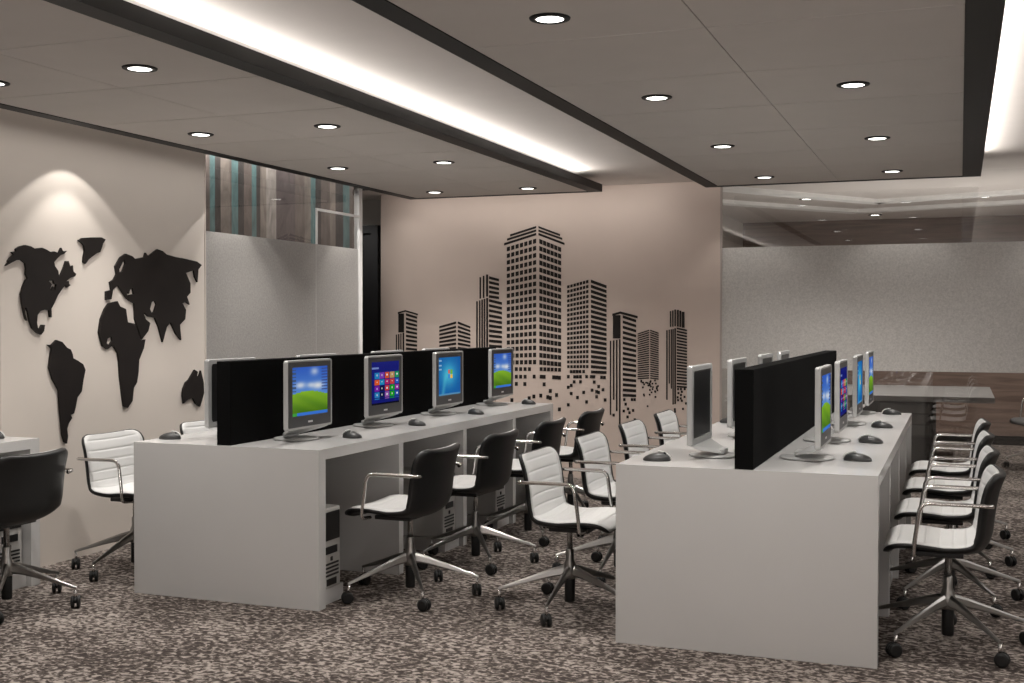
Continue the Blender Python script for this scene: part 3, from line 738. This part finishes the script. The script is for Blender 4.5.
# ------------------------------------------------------------------ chairs (sitter faces +x)
PROF = [(.240, 0, .402), (.232, 0, .422), (.195, 0, .438), (.12, 0, .440), (.03, 0, .432), (-.045, 0, .425), (-.092, 0, .428), (-.125, 0, .446), (-.142, 0, .482), (-.150, 0, .535), (-.158, 0, .60), (-.172, 0, .67), (-.196, 0, .737)]
def chair_surfaces(pad_mat):
    N, MT = 84, 14
    P, L = catmull(PROF, N)
    T = [(P[min(i+1, N)]-P[max(i-1, 0)]).normalized() for i in range(N+1)]
    NV = [Vector((t.z, 0, -t.x)) for t in T]          # towards the sitter
    NV = [n if (n.z > 0 or n.x > 0) else -n for n in NV]
    def hw(s, W, r):
        d = min(s, L-s)
        if d >= r: return W
        return W-r+math.sqrt(max(0, r*r-(r-d)**2))
    def lift(s):
        u = s/L; k = max(0, min(1, (u-.35)/.25)); return .014+.030*k
    def grid(bm, W, r, off, s0, s1, n):
        rows = []
        for i in range(n+1):
            s = s0+(s1-s0)*i/n; f = s/L*N; a = min(int(f), N-1); q = f-a
            p = P[a].lerp(P[a+1], q); nv = NV[a].lerp(NV[a+1], q).normalized()
            sl = (s-s0)/(s1-s0)*L
            w = hw(sl, W, r); row = []
            for j in range(MT+1):
                t = 2*j/MT-1; y = w*t
                row.append(bm.verts.new(p+Vector((0, y, 0))+nv*(lift(s)*(abs(y)/.242)**2.2+off(s, t))))
            rows.append(row)
        return rows
    def close(bm, A, B):
        n = len(A)-1
        for g in (A, B):
            for a, b in zip(g, g[1:]):
                for j in range(MT): bm.faces.new((a[j], a[j+1], b[j+1], b[j])).smooth = True
        for i in range(n):
            for j in (0, MT): bm.faces.new((A[i][j], A[i+1][j], B[i+1][j], B[i][j])).smooth = True
        for i in (0, n):
            for j in range(MT): bm.faces.new((A[i][j], A[i][j+1], B[i][j+1], B[i][j])).smooth = True
    bm = bmesh.new()
    A = grid(bm, .242, .07, lambda s, t: 0.0, 0, L, N); B = grid(bm, .234, .07, lambda s, t: -.028*(1-.35*abs(t)**3), .002, L-.002, N)
    close(bm, A, B); shell = bm
    bm = bmesh.new(); rib = .0535
    def padoff(s, t):
        e = (1-abs(t)**8)
        u = ((s-.01)/rib) % 1
        return .003+.010*e*(.35+.65*min(1, 1.15*(4*u*(1-u))**.30))
    A = grid(bm, .230, .06, padoff, .008, L-.006, 220); B = grid(bm, .230, .06, lambda s, t: -.004, .008, L-.006, 220)
    close(bm, A, B)
    return shell, bm
def make_chair(label, pad_mat, group):
    t = thing('office_chair', label, 'chair', (0, 0, 0), 0, group)
    shell, pad = chair_surfaces(pad_mat)
    obj('shell', shell, SHELL, t); obj('upholstery', pad, pad_mat, t)
    for sg in (-1, 1):
        bm = bmesh.new(); y = .262*sg
        pts = [(-.162, .225*sg, .618), (-.162, .246*sg, .622), (-.152, y, .624), (-.10, y, .624), (.0, y, .624), (.065, y, .624), (.088, y, .620), (.102, y, .605), (.108, y, .585), (.118, y, .51), (.128, y, .435), (.128, .252*sg, .412), (.126, .18*sg, .404)]
        pts2, _ = catmull(pts, 44)
        add_tube(bm, pts2, .0088, 10); obj('armrest', bm, CHROME, t)
    bm = bmesh.new(); add_box(bm, -.06, .13, -.13, .13, .386, .408, .006); obj('seat_bracket', bm, HOUSING, t)
    bm = bmesh.new(); add_lathe(bm, [(.0135, .20), (.0135, .385), (.03, .392), (.03, .396)], 16); obj('column', bm, CHROME, t)
    bm = bmesh.new(); add_lathe(bm, [(.026, .150), (.032, .165), (.032, .195), (.026, .222), (.019, .24), (.019, .285), (.015, .29)], 20); obj('hub', bm, ALU, t)
    bm = bmesh.new(); add_lathe(bm, [(.022, .040), (.0245, .046), (.0245, .155), (.02, .165)], 16); obj('gas_lift', bm, RUBBER, t)
    R = .33
    for k in range(5):
        a = math.radians(90+180+72*k); ca, sa = math.cos(a), math.sin(a)
        bm = bmesh.new()
        sec = [(.012, .190, .017, .026), (.08, .176, .0145, .020), (.18, .146, .0115, .0135), (.27, .117, .009, .009), (R+.006, .096, .0075, .0065)]
        rings = []
        for r, z, w, h in sec:
            ring = []
            for (yy, zz) in ((-w, -h*.6), (-w*.55, -h), (w*.55, -h), (w, -h*.6), (w*.75, h*.55), (w*.3, h), (-w*.3, h), (-w*.75, h*.55)):
                ring.append(bm.verts.new((r*ca-yy*sa, r*sa+yy*ca, z+zz)))
            rings.append(ring)
        for p, q in zip(rings, rings[1:]):
            for j in range(8): bm.faces.new((p[j], p[(j+1) % 8], q[(j+1) % 8], q[j]))
        bm.faces.new(rings[0][::-1]); bm.faces.new(rings[-1])
        leg = obj('base_leg', bm, ALU, t)
        # caster: stem and a twin wheel, each swivelled its own way
        bm = bmesh.new(); c = Vector((R*ca, R*sa, 0)); add_tube(bm, [c+Vector((0, 0, .045)), c+Vector((0, 0, .09))], .0075, 8)
        st = obj('caster_stem', bm, CHROME, leg)
        bm = bmesh.new(); sw = a+.6+k*1.1; dx = Vector((math.cos(sw), math.sin(sw), 0)); ax = Vector((-math.sin(sw), math.cos(sw), 0))
        cc = c-dx*.008
        Mx = Matrix((dx, Vector((0, 0, 1)), ax)).transposed()
        for s2 in (-1, 1):
            add_lathe(bm, [(.020, -.008), (.0275, -.006), (.029, 0), (.0275, .006), (.018, .008)], 18, cc+ax*.0135*s2+Vector((0, 0, .0295)), Mx)
        add_tube(bm, [cc+ax*.014+Vector((0, 0, .0295)), cc-ax*.014+Vector((0, 0, .0295))], .008, 8)
        # hood
        pts = [cc+Vector((0, 0, .0295))+(.020*math.cos(q)*dx+.020*math.sin(q)*Vector((0, 0, 1))) for q in [math.pi*.05+math.pi*.9*i/8 for i in range(9)]]
        add_tube(bm, pts, .009, 8)
        obj('caster', bm, RUBBER, leg)
    return t
c0 = make_chair('black-backed chair nearest the camera along the middle desk', WHITE_L, 'white ribbed office chairs')
YC = (5.195, 6.03, 6.88, 7.74)
c0.location = (-2.523, YC[0], 0); c0.rotation_euler = (0, 0, math.pi)
for i, l in ((1, 'second black-backed chair along the middle desk'), (2, 'third black-backed chair along the middle desk'), (3, 'farthest black-backed chair along the middle desk, by the back wall')):
    dup(c0, (-2.523, YC[i], 0), math.pi, l)
for i, l in enumerate(('nearest white-fronted chair at the left side of the right desk, cut by its end panel', 'second white-fronted chair at the left side of the right desk', 'third white-fronted chair at the left side of the right desk', 'farthest white-fronted chair at the left side of the right desk')):
    dup(c0, (-1.695, YC[i]-.005, 0), 0, l)
for i, l in enumerate(('nearest chair on the right side of the right desk', 'second chair on the right side of the right desk', 'third chair on the right side of the right desk', 'farthest chair on the right side of the right desk')):
    dup(c0, (-.040, YC[i]+.005, 0), math.pi, l)
for i, l in ((0, 'white ribbed chair between the map wall and the middle desk, nearest'), (1, 'white ribbed chair between the map wall and the middle desk, second, top edge showing')):
    dup(c0, (-4.176, YC[i], 0), 0, l)
dup(c0, (-4.186, 4.285, 0), math.pi, 'black-backed chair cut off at the left edge, at the cut-off desk')

# ------------------------------------------------------------------ furniture behind the right glass
cd = make_chair('dark office chair in the room behind the right glass', DARK_L, 'dark office chairs')
cd.location = (.74, 11.75, 0); cd.rotation_euler = (0, 0, math.radians(200))
t = thing('meeting_table', 'grey desk standing behind the clear lower band of the right glass', 'table', (-.70, 12.05, 0))
GREYT = simple('grey_table_top', (.20, .195, .19), .4); DKT = simple('dark_grey_panel', (.06, .056, .053), .5)
bm = bmesh.new(); add_box(bm, -1.2, .99, -.93, .93, .63, .68, .004); obj('tabletop', bm, GREYT, t)
box('side_panel', (-.25, -.20, -.8, .8, 0, .63), DKT, t)
box('modesty_panel', (-.20, .50, -.70, -.66, .0, .63), DKT, t)
box('side_panel', (-1.1, -1.05, -.8, .8, 0, .63), DKT, t)
bm = bmesh.new(); add_box(bm, .0, .46, -.80, -.72, .30, .62, .004); o = obj('drawer_unit', bm, simple('grey_drawer_unit', (.09, .085, .08), .5), t)
for i in range(3):
    bm = bmesh.new(); add_box(bm, .02, .44, -.815, -.80, .32+.10*i, .405+.10*i, .004); obj('drawer', bm, simple('drawer_front', (.13, .125, .12), .45), o)

# ------------------------------------------------------------------ world and colour
w = bpy.data.worlds.new('world'); scn.world = w; w.use_nodes = True
w.node_tree.nodes['Background'].inputs[0].default_value = (.5, .47, .44, 1); w.node_tree.nodes['Background'].inputs[1].default_value = .05
scn.view_settings.view_transform = 'Standard'; scn.view_settings.look = 'None'; scn.view_settings.exposure = 0; scn.view_settings.gamma = 1
scn.cycles.use_denoising = True
scn.cycles.max_bounces = 8; scn.cycles.diffuse_bounces = 4; scn.cycles.glossy_bounces = 4; scn.cycles.transparent_max_bounces = 12
scn.cycles.sample_clamp_indirect = 6; scn.cycles.caustics_reflective = False; scn.cycles.caustics_refractive = False
